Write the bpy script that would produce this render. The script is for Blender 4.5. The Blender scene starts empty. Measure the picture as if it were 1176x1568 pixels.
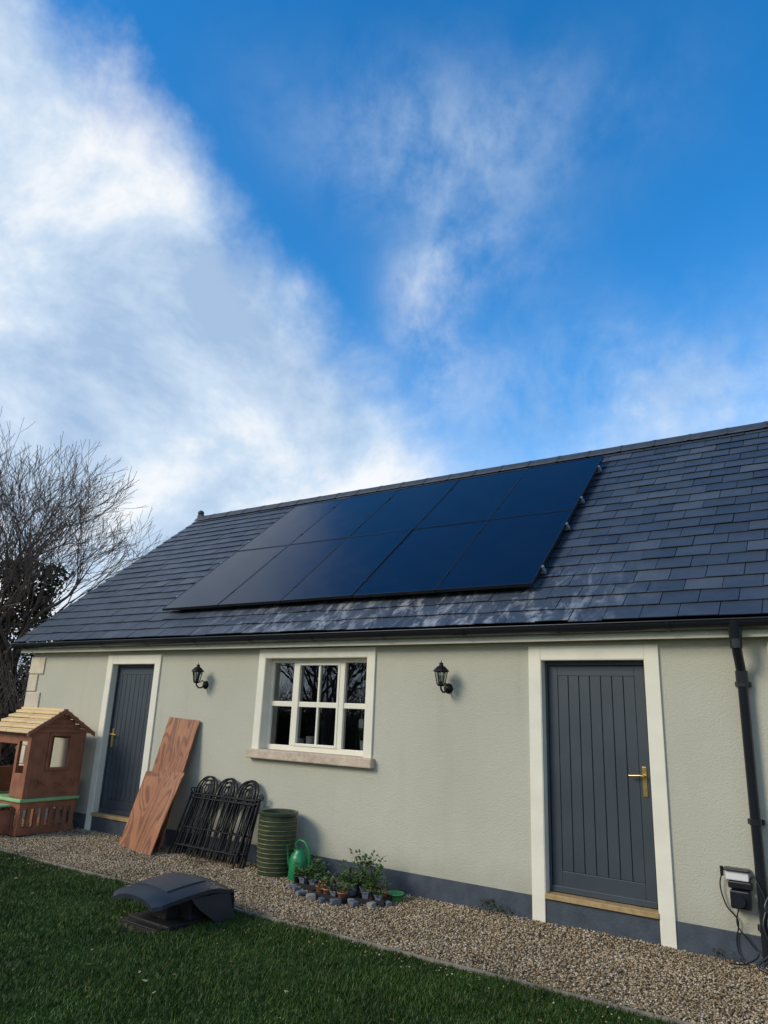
import bpy, math, random, bmesh
import numpy as np
from mathutils import Vector, Matrix
R = random.Random(7)
rng = np.random.default_rng(5)
D = bpy.data
scene = bpy.context.scene
try:
    scene.view_settings.view_transform='Standard'; scene.view_settings.look='None'; scene.view_settings.exposure=0
except Exception: pass

# ------------------------------------------------------------ camera
cam = D.cameras.new("camera"); co = D.objects.new("camera", cam); scene.collection.objects.link(co)
cam.sensor_fit='VERTICAL'; cam.sensor_height=24; cam.lens=16.68; cam.clip_end=3000; cam.clip_start=0.05
co.matrix_world = Matrix(((.8326,.1196,.5408,0),(.5525,-.2488,-.7956,0),(.0394,.9612,-.2733,1.6),(0,0,0,1)))
scene.camera = co

# ------------------------------------------------------------ materials
def new_mat(name):
    m=D.materials.new(name); m.use_nodes=True
    nt=m.node_tree; b=nt.nodes["Principled BSDF"]
    return m,nt,b
def ramp(nt,fac,stops):
    r=nt.nodes.new("ShaderNodeValToRGB"); e=r.color_ramp.elements
    while len(e)<len(stops): e.new(0.5)
    for i,(p,c) in enumerate(stops):
        e[i].position=p; e[i].color=(c[0],c[1],c[2],1)
    nt.links.new(fac,r.inputs[0]); return r.outputs[0]
def coord(nt,scale=(1,1,1),rot=(0,0,0)):
    t=nt.nodes.new("ShaderNodeTexCoord"); mp=nt.nodes.new("ShaderNodeMapping")
    mp.inputs['Scale'].default_value=scale; mp.inputs['Rotation'].default_value=rot
    nt.links.new(t.outputs['Object'],mp.inputs[0]); return mp.outputs[0]
def noise(nt,vec,scale,detail=4,rough=.55,dist=0):
    n=nt.nodes.new("ShaderNodeTexNoise"); n.inputs['Scale'].default_value=scale
    n.inputs['Detail'].default_value=detail; n.inputs['Roughness'].default_value=rough; n.inputs['Distortion'].default_value=dist
    nt.links.new(vec,n.inputs['Vector']); return n.outputs[0]
def mixc(nt,fac,a,b,mode='MIX'):
    m=nt.nodes.new("ShaderNodeMix"); m.data_type='RGBA'; m.blend_type=mode
    for sock,v in ((m.inputs[0],fac),(m.inputs[6],a),(m.inputs[7],b)):
        if hasattr(v,'is_linked') or hasattr(v,'links'): nt.links.new(v,sock)
        elif isinstance(v,(int,float)): sock.default_value=v
        else: sock.default_value=(v[0],v[1],v[2],1)
    return m.outputs[2]
def math_(nt,op,a,b=None,c=None,clamp=False):
    m=nt.nodes.new("ShaderNodeMath"); m.operation=op; m.use_clamp=clamp
    for i,v in enumerate((a,b,c)):
        if v is None: continue
        if isinstance(v,(int,float)): m.inputs[i].default_value=v
        else: nt.links.new(v,m.inputs[i])
    return m.outputs[0]
def maprange(nt,v,a,b,c=0,d=1,smooth=True):
    m=nt.nodes.new("ShaderNodeMapRange"); m.interpolation_type='SMOOTHSTEP' if smooth else 'LINEAR'
    nt.links.new(v,m.inputs[0])
    for i,x in enumerate((a,b,c,d)): m.inputs[i+1].default_value=x
    return m.outputs[0]
def bump(nt,b,h,strength=.3,dist=.01):
    bp=nt.nodes.new("ShaderNodeBump"); bp.inputs['Strength'].default_value=strength; bp.inputs['Distance'].default_value=dist
    nt.links.new(h,bp.inputs['Height']); nt.links.new(bp.outputs[0],b.inputs['Normal'])
def simple(name,c,rough=.5,metal=0,var=.15,nscale=8,bs=0,bscale=60,bd=.003,spec=.5):
    m,nt,b=new_mat(name); v=coord(nt)
    n=noise(nt,v,nscale,4)
    lo=[x*(1-var) for x in c]; hi=[min(1,x*(1+var)) for x in c]
    nt.links.new(ramp(nt,n,[(.3,lo),(.7,hi)]),b.inputs['Base Color'])
    b.inputs['Roughness'].default_value=rough; b.inputs['Metallic'].default_value=metal
    b.inputs['Specular IOR Level'].default_value=spec
    if bs: bump(nt,b,noise(nt,v,bscale,3),bs,bd)
    return m
def island(name,stops,rough=.6,spec=.3,nscale=30,bs=0,bscale=80,bd=.002,var=.25,detail=2):
    m,nt,b=new_mat(name); g=nt.nodes.new("ShaderNodeNewGeometry"); v=coord(nt)
    col=ramp(nt,g.outputs['Random Per Island'],stops)
    n=noise(nt,v,nscale,detail)
    col=mixc(nt,1.0,col,ramp(nt,n,[(.3,(1-var,)*3),(.7,(1,1,1))]),'MULTIPLY')
    nt.links.new(col,b.inputs['Base Color']); b.inputs['Roughness'].default_value=rough; b.inputs['Specular IOR Level'].default_value=spec
    if bs: bump(nt,b,noise(nt,v,bscale,4),bs,bd)
    return m

def wall_mat():
    m,nt,b=new_mat("painted_render"); v=coord(nt)
    big=noise(nt,v,.7,5,.6); 
    col=ramp(nt,big,[(.3,(.49,.475,.375)),(.7,(.55,.535,.425))])
    streak=noise(nt,coord(nt,(5,5,.35)),1.0,5,.6)
    col=mixc(nt,maprange(nt,streak,.52,.8,0,.25),col,(.36,.355,.28))
    sx=nt.nodes.new("ShaderNodeSeparateXYZ"); nt.links.new(coord(nt),sx.inputs[0])
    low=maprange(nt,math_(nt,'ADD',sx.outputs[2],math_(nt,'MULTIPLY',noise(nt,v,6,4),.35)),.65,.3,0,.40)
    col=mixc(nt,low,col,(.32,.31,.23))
    nt.links.new(col,b.inputs['Base Color']); b.inputs['Roughness'].default_value=.9; b.inputs['Specular IOR Level'].default_value=.2
    h=math_(nt,'ADD',noise(nt,v,75,4,.65),math_(nt,'MULTIPLY',noise(nt,v,9,3),.25))
    bump(nt,b,h,.65,.010); return m
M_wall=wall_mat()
M_trim=simple("cream_paint",(.80,.76,.61),.55,var=.06,nscale=4,bs=.25,bscale=45,bd=.004)
M_upvc=simple("cream_upvc",(.82,.78,.63),.35,var=.02)
M_stone=simple("sandstone",(.56,.45,.33),.85,var=.22,nscale=14,bs=.5,bscale=50,bd=.006)
M_plinth=simple("plinth_paint",(.050,.065,.083),.7,var=.25,bs=.4,bscale=50,bd=.008)
M_door=simple("slate_blue_door_paint",(.042,.057,.069),.45,var=.12,nscale=2.5)
M_brass=simple("brass",(.75,.52,.18),.3,metal=1,var=.05)
M_wood=simple("oak_threshold",(.40,.27,.12),.6,var=.25,nscale=20)
M_black=simple("black_upvc",(.012,.014,.018),.3,var=.1)
M_iron=simple("black_iron",(.007,.007,.008),.55,var=.2,spec=.3)
M_white=simple("white_plastic",(.75,.75,.72),.4,var=.03)
M_dark=simple("interior_wall",(.07,.068,.062),.9,var=.1)
M_alu=simple("aluminium",(.38,.40,.43),.45,metal=.6,var=.05)

def slate_mat():
    m,nt,b=new_mat("roof_slate"); g=nt.nodes.new("ShaderNodeNewGeometry"); v=coord(nt)
    rp=g.outputs['Random Per Island']
    col=ramp(nt,rp,[(0,(.036,.047,.064)),(.4,(.044,.057,.077)),(.85,(.052,.066,.088)),(1,(.074,.088,.108))])
    col=mixc(nt,1,col,ramp(nt,noise(nt,v,3,6,.65),[(.3,(.78,.80,.84)),(.7,(1.22,1.20,1.17))]),'MULTIPLY')
    sx=nt.nodes.new("ShaderNodeSeparateXYZ"); nt.links.new(v,sx.inputs[0])
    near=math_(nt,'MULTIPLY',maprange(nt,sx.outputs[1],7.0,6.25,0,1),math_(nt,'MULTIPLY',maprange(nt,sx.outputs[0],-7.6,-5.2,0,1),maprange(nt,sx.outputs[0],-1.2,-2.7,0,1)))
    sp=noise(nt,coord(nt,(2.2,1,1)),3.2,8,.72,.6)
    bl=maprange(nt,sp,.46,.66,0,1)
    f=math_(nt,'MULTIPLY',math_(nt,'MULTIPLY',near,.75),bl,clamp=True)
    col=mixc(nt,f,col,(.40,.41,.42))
    spots=maprange(nt,noise(nt,v,8,6,.75),.66,.76,0,.4)
    col=mixc(nt,spots,col,(.32,.34,.34))
    nt.links.new(col,b.inputs['Base Color'])
    rg=math_(nt,'ADD',math_(nt,'MULTIPLY',noise(nt,v,5,4,.7),.38),math_(nt,'MULTIPLY',rp,.06))
    nt.links.new(math_(nt,'ADD',rg,.27),b.inputs['Roughness']); b.inputs['Specular IOR Level'].default_value=.42
    bump(nt,b,noise(nt,v,35,5,.6),.4,.006); return m
M_slate=slate_mat()
M_ridge=simple("ridge_tile_clay",(.045,.052,.062),.6,var=.25,bs=.3)

def glass_mat():
    m,nt,b=new_mat("window_glass")
    out=nt.nodes["Material Output"]; nt.nodes.remove(b)
    gl=nt.nodes.new("ShaderNodeBsdfGlossy"); gl.inputs['Roughness'].default_value=.01
    tr=nt.nodes.new("ShaderNodeBsdfTransparent"); tr.inputs[0].default_value=(.75,.8,.8,1)
    fr=nt.nodes.new("ShaderNodeFresnel"); fr.inputs[0].default_value=1.6
    bp=nt.nodes.new("ShaderNodeBump"); bp.inputs['Strength'].default_value=.02; bp.inputs['Distance'].default_value=.02
    nt.links.new(noise(nt,coord(nt),3,2),bp.inputs['Height']); nt.links.new(bp.outputs[0],gl.inputs['Normal'])
    mx=nt.nodes.new("ShaderNodeMixShader")
    nt.links.new(math_(nt,'ADD',fr.outputs[0],.16,clamp=True),mx.inputs[0]); nt.links.new(tr.outputs[0],mx.inputs[1]); nt.links.new(gl.outputs[0],mx.inputs[2])
    nt.links.new(mx.outputs[0],out.inputs[0]); return m
M_glass=glass_mat()

def panel_mat():
    m,nt,b=new_mat("solar_cells"); v=coord(nt)
    br=nt.nodes.new("ShaderNodeTexBrick"); br.offset=0
    br.inputs['Scale'].default_value=1; br.inputs['Brick Width'].default_value=.176; br.inputs['Row Height'].default_value=.090
    br.inputs['Mortar Size'].default_value=.0022; br.inputs['Color1'].default_value=(.0028,.0068,.024,1); br.inputs['Color2'].default_value=(.0036,.0082,.027,1)
    br.inputs['Mortar'].default_value=(.002,.005,.015,1)
    nt.links.new(v,br.inputs['Vector'])
    nt.links.new(br.outputs[0],b.inputs['Base Color']); b.inputs['Specular IOR Level'].default_value=.22
    nt.links.new(maprange(nt,noise(nt,v,2.5,5,.6),.3,.7,.13,.22),b.inputs['Roughness'])
    return m
M_cell=panel_mat()
M_frame=simple("black_anodised",(.006,.007,.010),.4,var=.05)

def ply_mat():
    m,nt,b=new_mat("plywood"); v=coord(nt,(1,1,.30),(0,.1,0))
    w=noise(nt,v,2.3,2,.5,.6)
    rings=math_(nt,'SINE',math_(nt,'MULTIPLY',w,95))
    base=ramp(nt,noise(nt,coord(nt),2.2,4),[(.3,(.29,.105,.04)),(.7,(.42,.175,.075))])
    col=mixc(nt,maprange(nt,rings,-.1,1,0,.75),base,(.13,.038,.015))
    fine=noise(nt,coord(nt,(60,60,2)),1,3)
    col=mixc(nt,maprange(nt,fine,.5,.8,0,.30),col,(.50,.27,.14))
    nt.links.new(col,b.inputs['Base Color']); b.inputs['Roughness'].default_value=.6; return m
M_ply=ply_mat()
M_terra=simple("brown_plastic",(.31,.115,.058),.5,var=.25,nscale=7,bs=.35,bscale=30,bd=.008)
M_tan=simple("tan_plastic",(.78,.56,.27),.55,var=.10,nscale=5,bs=.3,bscale=25,bd=.006)
M_greenp=simple("sage_green_plastic",(.30,.50,.22),.5,var=.1)
M_can=simple("green_plastic",(.012,.19,.065),.35,var=.1)
M_pot=simple("glazed_green_pot",(.040,.055,.030),.35,var=.3,nscale=12)
M_potrib=simple("glazed_pot_rib",(.16,.155,.06),.4,var=.3,nscale=20)
M_mower=simple("dark_grey_plastic",(.020,.025,.033),.45,var=.15,nscale=10,bs=.15,bscale=200,bd=.001,spec=.4)
M_mowerin=simple("black_plastic",(.010,.010,.011),.6,var=.1)
M_ivy=island("ivy_leaves",[(0,(.014,.020,.008)),(.45,(.045,.048,.018)),(.8,(.11,.085,.045)),(1,(.18,.12,.08))],.6)
M_hleaf=island("hedge_leaves",[(0,(.03,.03,.012)),(.5,(.06,.05,.022)),(.85,(.11,.075,.04)),(1,(.16,.11,.07))],.7)
M_grass=island("grass_blades",[(0,(.032,.070,.009)),(.5,(.052,.108,.014)),(.85,(.082,.145,.024)),(.95,(.12,.16,.038)),(1,(.24,.21,.09))],.5,.25,nscale=2.2,var=.50,detail=4)
M_peb=island("pebbles",[(0,(.12,.085,.05)),(.25,(.31,.22,.12)),(.55,(.46,.335,.185)),(.8,(.56,.43,.27)),(1,(.70,.62,.50))],.75,.3,nscale=2.0,var=.30,detail=4)
M_rock=island("rockery_stones",[(0,(.09,.10,.12)),(.5,(.20,.20,.21)),(.85,(.30,.27,.24)),(1,(.42,.38,.33))],.8,nscale=18,bs=.5,bscale=40,bd=.01)
M_plant=island("garden_plant_leaves",[(0,(.025,.06,.012)),(.5,(.05,.13,.025)),(.85,(.12,.19,.04)),(1,(.16,.10,.12))],.55)
M_leaf=island("fallen_leaves_mat",[(0,(.12,.06,.025)),(.5,(.26,.15,.06)),(1,(.42,.33,.18))],.7)

def ground_mat(name,stops,scale):
    m,nt,b=new_mat(name); v=coord(nt)
    n=noise(nt,v,scale,8,.65); nt.links.new(ramp(nt,n,stops),b.inputs['Base Color'])
    b.inputs['Roughness'].default_value=.95; b.inputs['Specular IOR Level'].default_value=.1
    bump(nt,b,noise(nt,v,scale*20,4),.6,.01); return m
M_lawn=ground_mat("turf_soil",[(.3,(.022,.038,.010)),(.55,(.036,.068,.013)),(.75,(.055,.09,.02))],1.5)
M_grav=ground_mat("gravel_bed",[(.3,(.17,.12,.07)),(.7,(.31,.23,.135))],40)
M_soil=simple("soil",(.045,.032,.022),.95,var=.4,nscale=30,bs=.6)

# ------------------------------------------------------------ mesh builder
class B:
    def __init__(s): s.v=[];s.f=[];s.m=[];s.sm=[]
    def add(s,vs,fs,mat=0,smooth=False):
        o=len(s.v); s.v+= [tuple(p) for p in vs]
        for f in fs: s.f.append(tuple(i+o for i in f)); s.m.append(mat); s.sm.append(smooth)
    def box(s,x0,x1,y0,y1,z0,z1,mat=0,M=None):
        vs=[Vector(p) for p in ((x0,y0,z0),(x1,y0,z0),(x1,y1,z0),(x0,y1,z0),(x0,y0,z1),(x1,y0,z1),(x1,y1,z1),(x0,y1,z1))]
        if M is not None: vs=[M@p for p in vs]
        s.add(vs,[(3,2,1,0),(4,5,6,7),(0,1,5,4),(1,2,6,5),(2,3,7,6),(3,0,4,7)],mat)
    def tube(s,pts,r,mat=0,n=8,caps=True,smooth=True):
        pts=[Vector(p) for p in pts]; k=len(pts)
        rs=r if isinstance(r,(list,tuple)) else [r]*k
        vs=[];prev=None
        for i,p in enumerate(pts):
            t=(pts[min(i+1,k-1)]-pts[max(i-1,0)])
            if t.length<1e-9: t=Vector((0,0,1))
            t.normalize()
            if prev is None:
                a=Vector((1,0,0)) if abs(t.x)<.8 else Vector((0,1,0))
                prev=t.cross(a).normalized()
            u=(prev-t*prev.dot(t)).normalized(); prev=u; w=t.cross(u)
            for j in range(n):
                an=2*math.pi*j/n; vs.append(p+(u*math.cos(an)+w*math.sin(an))*rs[i])
        fs=[]
        for i in range(k-1):
            for j in range(n):
                a=i*n+j;b=i*n+(j+1)%n; fs.append((a,b,b+n,a+n))
        s.add(vs,fs,mat,smooth)
        if caps:
            s.add(vs[:n],[tuple(range(n-1,-1,-1))],mat); s.add(vs[-n:],[tuple(range(n))],mat)
    def lathe(s,c,prof,mat=0,n=28,smooth=True,M=None):
        vs=[];fs=[]
        for (r,z) in prof:
            for j in range(n):
                a=2*math.pi*j/n; p=Vector((r*math.cos(a),r*math.sin(a),z))
                if M is not None: p=M@p
                vs.append(Vector(c)+p)
        for i in range(len(prof)-1):
            for j in range(n):
                a=i*n+j;b=i*n+(j+1)%n; fs.append((a,b,b+n,a+n))
        s.add(vs,fs,mat,smooth)
    def grid(s,P,mat=0,smooth=True):
        r=len(P);c=len(P[0]); vs=[p for row in P for p in row]; fs=[]
        for i in range(r-1):
            for j in range(c-1):
                a=i*c+j; fs.append((a,a+1,a+c+1,a+c))
        s.add(vs,fs,mat,smooth)
    def obj(s,name,mats,parent=None,bevel=0,origin=None):
        me=D.meshes.new(name); vs=s.v
        if origin is not None: vs=[(p[0]-origin[0],p[1]-origin[1],p[2]-origin[2]) for p in vs]
        me.from_pydata(vs,[],s.f)
        for mt in (mats if isinstance(mats,list) else [mats]): me.materials.append(mt)
        me.polygons.foreach_set('material_index',s.m); me.polygons.foreach_set('use_smooth',s.sm); me.update()
        ob=D.objects.new(name,me); scene.collection.objects.link(ob)
        if origin is not None: ob.location=origin
        if parent: ob.parent=parent
        if bevel:
            md=ob.modifiers.new("bevel",'BEVEL'); md.width=bevel; md.segments=2; md.limit_method='ANGLE'; md.angle_limit=math.radians(50)
        return ob
def empty(name,loc=(0,0,0)):
    e=D.objects.new(name,None); e.location=(0,0,0); scene.collection.objects.link(e); return e

# ------------------------------------------------------------ BUILDING
house=empty("rendered_outbuilding")
WY=6.25; XL=-10.6; XR=4.2; YB=12.45; EY=6.05; EZ=2.448; RY=9.35; RZ=5.217; TAN=(RZ-EZ)/(RY-EY)
ang=math.atan(TAN); CA,SA=math.cos(ang),math.sin(ang)
def roofz(y): return EZ+TAN*(min(y,2*RY-y)-EY)
openings=[(-8.63,-7.75,.19,2.12),(-5.81,-4.37,1.17,2.175),(-2.462,-1.551,.19,2.13),(-.52,.40,.19,2.13)]
w=B(); T=.28
xs=XL
for (a,b_,z0,z1) in openings:
    w.box(xs,a,WY,WY+T,.0,2.40)
    w.box(a,b_,WY,WY+T,z1,2.40)
    w.box(a,b_,WY,WY+T,.0,z0)
    xs=b_
w.box(xs,XR,WY,WY+T,0,2.40)
w.box(XL,XR,YB-T,YB,0,2.40)
for x0,x1 in ((XL,XL+T),(XR-T,XR)):
    pts=[(WY+T,0),(YB-T,0),(YB-T,roofz(YB-T)-.05),(RY,RZ-.08),(WY+T,roofz(WY+T)-.05)]
    vs=[(x0,y,z) for y,z in pts]+[(x1,y,z) for y,z in pts]
    w.add(vs,[(0,4,3,2,1),(5,6,7,8,9)]+[(i,(i+1)%5,(i+1)%5+5,i+5) for i in range(5)])
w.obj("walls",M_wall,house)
p=B()
for a,b_ in ((XL-.012,-8.742),(-7.638,-2.579),(-1.434,-.632),(.512,XR)):
    p.box(a,b_,WY-.012,WY+.002,-.02,.19)
for a,b_ in ((-8.628,-7.752),(-2.460,-1.553),(-.518,.398)):
    p.box(a,b_,WY-.008,WY+.002,-.02,.185)
p.box(XL-.014,XL+.002,WY-.014,YB,-.02,.188)
p.obj("plinth",M_plinth,house)
t=B()
def surround(x0,x1,z0,z1,tw,th):
    t.box(x0,x0+tw,WY-.022,WY+.003,z0,z1)
    t.box(x1-tw,x1,WY-.022,WY+.003,z0,z1)
    t.box(x0+tw,x1-tw,WY-.0205,WY+.003,z1-th,z1-.001)
surround(-8.74,-7.64,-.01,2.235,.11,.115)
surround(-5.91,-4.27,1.17,2.275,.10,.10)
surround(-2.577,-1.436,-.01,2.25,.115,.12)
surround(-.63,.51,-.01,2.25,.11,.12)
for (a,b_,z0,z1) in openings:
    t.box(a-.002,a+.006,WY-.018,WY+.13,z0,z1+.002); t.box(b_-.006,b_+.002,WY-.018,WY+.13,z0,z1+.002)
    t.box(a+.006,b_-.006,WY-.018,WY+.13,z1-.006,z1+.002)
t.obj("door_and_window_surrounds",M_trim,house,bevel=.004)
s=B(); s.box(-5.945,-4.235,WY-.075,WY+.12,1.075,1.172); s.obj("window_sill",M_stone,house,bevel=.012)
q=B(); z=.19;i=0
while z<2.2:
    h=.255; wd=.34 if i%2 else .21
    q.box(XL-.022,XL+wd,WY-.022,WY+.004,z+.004,min(z+h-.004,2.27))
    q.box(XL-.0215,XL+.002,WY+.004,WY+(.21 if i%2 else .34),z+.004,min(z+h-.004,2.27))
    z+=h;i+=1
q.obj("quoins",simple("quoin_stone",(.66,.57,.42),.8,var=.14,nscale=6,bs=.4,bscale=40,bd=.006),house,bevel=.01)
f=B(); f.box(XL-.16,XR+.2,6.125,6.147,2.283,2.432); f.box(XL-.16,XR+.2,6.148,WY+.01,2.290,2.306)
f.box(XL-.16,XR+.2,12.553,12.575,2.283,2.432); f.box(XL-.16,XR+.2,YB-.01,12.552,2.290,2.306)
f.obj("fascia_and_soffit",M_trim,house)
v_=B()
for sgn in (0,1):
    for xx in (XL-.22,XR+.2):
        y0,y1=EY+.02,RY
        pts=[(y0,EZ-.10),(y1,RZ-.12),(y1,RZ-.012),(y0,EZ-.006)]
        if sgn: pts=[(2*RY-a,b) for a,b in pts]
        vs=[(xx,a,b) for a,b in pts]+[(xx+.02,a,b) for a,b in pts]
        v_.add(vs,[(0,1,2,3),(7,6,5,4)]+[(i,(i+1)%4,(i+1)%4+4,i+4) for i in range(4)])
v_.obj("verge_boards",M_black,house)
d=B()
for sg in (0,1):
    f_=lambda y: 2*RY-y if sg else y
    vs=[(XL-.2,f_(EY+.03),EZ+.0),(XR+.2,f_(EY+.03),EZ),(XR+.2,RY,RZ-.03),(XL-.2,RY,RZ-.03)]
    d.add(vs,[(0,1,2,3)])
d.obj("roof_deck",M_frame,house)
def slates():
    sl=B(); Ls=(RY-EY)/CA; ex=.205; n=int(Ls/ex)+1; sw=.30
    for side in (0,1):
        for c in range(n):
            s0=c*ex-.03; s1=min(s0+ex+.05,Ls)
            off=(c%2)*sw/2+R.uniform(0,.03)
            x=XL-.21-off
            while x<XR+.2:
                xa=max(x+.003,XL-.21)+R.uniform(-.0015,.0015); xb=min(x+sw-.003,XR+.2)
                x+=sw
                if xb-xa<.03: continue
                h0=.018+R.uniform(0,.007); h1=.004; js=R.uniform(-.006,.006); tl=R.uniform(-.002,.002); tk=.007
                if R.random()<.05: js-=.012
                def P(xx,ss,hh):
                    y=EY+ss*CA-hh*SA; zz=EZ+ss*SA+hh*CA
                    if side: y=2*RY-y
                    return (xx,y,zz)
                j2=js+R.uniform(-.003,.003)
                a=[P(xa,s0+js,h0+tl),P(xb,s0+j2,h0-tl),P(xb,s1,h1),P(xa,s1,h1)]
                b=[P(xa,s0+js,h0+tl-tk),P(xb,s0+j2,h0-tl-tk),P(xb,s1,h1-tk),P(xa,s1,h1-tk)]
                sl.add(b+a,[(4,5,6,7),(0,1,5,4),(1,2,6,5),(3,0,4,7)])
    return sl.obj("roof_slates",M_slate,house)
slates()
r=B(); x=XL-.21
while x<XR+.2:
    xe=min(x+.44,XR+.2); xa=x+.004
    prof=[(-.15,-.092),(-.14,-.068),(-.035,.030),(0,.045),(.035,.030),(.14,-.068),(.15,-.092)]
    g=[[(xx,RY+a,RZ+.012+b) for a,b in prof] for xx in (xa,xe-.004)]
    r.grid(g,0,False); 
    g=[[(xx,RY+a*1.04,RZ+.016+b*1.0) for a,b in prof] for xx in (xe-.03,xe+.012)]
    r.grid(g,0,False)
    x=xe
r.obj("ridge_tiles",M_ridge,house)
fn=B(); fx=XL-.19
fn.box(fx-.05,fx+.08,RY-.05,RY+.05,RZ-.01,RZ+.075)
fn.lathe((fx-.005,RY,RZ+.07),[(.035,0),(.055,.02),(.065,.05),(.055,.08),(.03,.10),(.0,.105)])
fn.obj("ridge_finial",M_ridge,house,bevel=.008)
g=B(); n=10
prof=[]
for i in range(n+1):
    a=math.pi*i/n; prof.append((6.058-.062*math.cos(a),2.405-.066*math.sin(a)))
inner=[(6.058-.056*math.cos(math.pi*i/n),2.405-.060*math.sin(math.pi*i/n)) for i in range(n,-1,-1)]
loop=prof+inner
rows=[[(xx,a,b) for a,b in loop+[loop[0]]] for xx in (XL-.24,XR+.2)]
g.grid(rows,0,True)
g.tube([(XL-.24,5.996,2.407),(XR+.2,5.996,2.407)],.008)
g.add([(XL-.24,a,b) for a,b in prof],[tuple(range(n+1))])
x=-10.5
while x<XR:
    pr=[(6.058-.070*math.cos(math.pi*i/n),2.408-.075*math.sin(math.pi*i/n)) for i in range(n+1)]
    g.grid([[(xx,a,b) for a,b in pr] for xx in (x-.018,x+.018)],0,True)
    g.grid([[(x-.018,a,b) for a,b in pr],[(x-.018,a*.98+.12,b+.004) for a,b in pr]],0)
    x+=.92
g.obj("gutter",M_black,house)
dp=B(); X=-.82
dp.lathe((X,6.058,2.25),[(.040,0),(.046,.02),(.05,.1),(.062,.13),(.062,.165)])
path=[(X,6.058,2.30),(X,6.058,2.20),(X,6.075,2.16),(X,6.17,2.04),(X,6.185,1.99),(X,6.185,.05)]
dp.tube(path,.036,n=16)
dp.tube([(X,6.058,2.27),(X,6.058,2.19)],.043,n=16); dp.tube([(X,6.180,2.03),(X,6.185,1.94)],.044,n=16)
for z in (1.93,.95,.25):
    dp.tube([(X,6.185,z-.02),(X,6.185,z+.02)],.043,n=16); dp.box(X-.055,X+.055,6.205,6.249,z-.018,z+.018)
dp.obj("downpipe",M_black,house)

def door(name,x0,x1,z0,z1,handle_left):
    par=B(); yb=WY+.085
    fw=.022
    par.box(x0+.006,x0+.006+fw,yb-.015,yb+.09,z0+.04,z1-.008); par.box(x1-.006-fw,x1-.006,yb-.015,yb+.09,z0+.04,z1-.008)
    par.box(x0+.006+fw,x1-.006-fw,yb-.014,yb+.09,z1-.045,z1-.008)
    a,b_=x0+.032,x1-.032; c,d_=z0+.045,z1-.05
    st=.085
    par.box(a,a+st,yb,yb+.045,c,d_); par.box(b_-st,b_,yb,yb+.045,c,d_)
    par.box(a+st,b_-st,yb+.001,yb+.045,d_-.085,d_); par.box(a+st,b_-st,yb+.001,yb+.045,c,c+.16)
    nb=7; wd=(b_-a-2*st)/nb
    par.box(a+st,b_-st,yb+.018,yb+.040,c+.16,d_-.085)
    for i in range(nb):
        par.box(a+st+i*wd+.003,a+st+(i+1)*wd-.003,yb+.004,yb+.0185,c+.162,d_-.087)
    par.box(a,b_,yb-.022,yb+.002,c+.0,c+.045)
    par.obj(name,M_door,house,bevel=.003)
    th=B(); th.box(x0+.002,x1-.002,WY-.035,WY+.13,z0-.003,z0+.038); th.obj(name+"_threshold",M_wood,house,bevel=.004)
    h=B(); hx=(a+.045) if handle_left else (b_-.045); sg=1 if handle_left else -1
    zc=1.17
    h.box(hx-.018,hx+.018,yb-.008,yb+.001,zc-.13,zc+.10)
    h.tube([(hx,yb-.004,zc+.03),(hx,yb-.05,zc+.03)],.010)
    h.tube([(hx,yb-.048,zc+.03),(hx+sg*.03,yb-.05,zc+.032),(hx+sg*.115,yb-.048,zc+.026)],[.010,.010,.007])
    h.tube([(hx,yb-.002,zc-.065),(hx,yb-.014,zc-.065)],.011)
    h.obj(name+"_handle",M_brass,house,bevel=.002)
door("left_door",-8.63,-7.75,.19,2.12,True)
door("right_door",-2.462,-1.551,.19,2.13,False)
door("far_right_door",-.52,.40,.19,2.13,False)

wf=B(); gl=B(); x0,x1,z0,z1=-5.804,-4.376,1.173,2.169; y0=WY+.085; fw=.045
wf.box(x0,x0+fw,y0,y0+.06,z0,z1); wf.box(x1-fw,x1,y0,y0+.06,z0,z1)
wf.box(x0+fw,x1-fw,y0+.001,y0+.06,z1-fw,z1); wf.box(x0+fw,x1-fw,y0+.001,y0+.06,z0,z0+fw+.01)
xm1,xm2=x0+.385,x1-.385
for xm in (xm1,xm2): wf.box(xm-.032,xm+.032,y0-.004,y0+.06,z0+fw+.01,z1-fw)
zm=(z0+z1)/2+.0
def bars(a,b,nmid):
    wf.box(a,b,y0+.006,y0+.05,zm-.028,zm+.028)
    for k in range(nmid):
        xx=a+(b-a)*(k+1)/(nmid+1)
        wf.box(xx-.013,xx+.013,y0+.009,y0+.045,z0+fw+.01,zm-.028); wf.box(xx-.013,xx+.013,y0+.009,y0+.045,zm+.028,z1-fw)
def sash(a,b):
    c=.028
    for (l,m_,lo,hi) in ((a,a+c,z0+fw+.01,z1-fw),(b-c,b,z0+fw+.01,z1-fw)): wf.box(l,m_,y0-.010,y0+.03,lo,hi)
    wf.box(a+c,b-c,y0-.009,y0+.03,z1-fw-c,z1-fw); wf.box(a+c,b-c,y0-.009,y0+.03,z0+fw+.01,z0+fw+.01+c)
bars(x0+fw,xm1-.032,0); bars(xm1+.032,xm2-.032,1); bars(xm2+.032,x1-fw,0)
sash(xm1+.032,xm2-.032)
wf.obj("window_frame",M_upvc,house,bevel=.004)
gl.add([(x0+fw,y0+.03,z0+fw),(x1-fw,y0+.03,z0+fw),(x1-fw,y0+.03,z1-fw),(x0+fw,y0+.03,z1-fw)],[(0,1,2,3)])
gl.obj("window_glass",M_glass,house)
it=B(); it.box(x0-.05,x1+.05,y0+.061,y0+.30,z0-.02,z0+.03,0)
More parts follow.
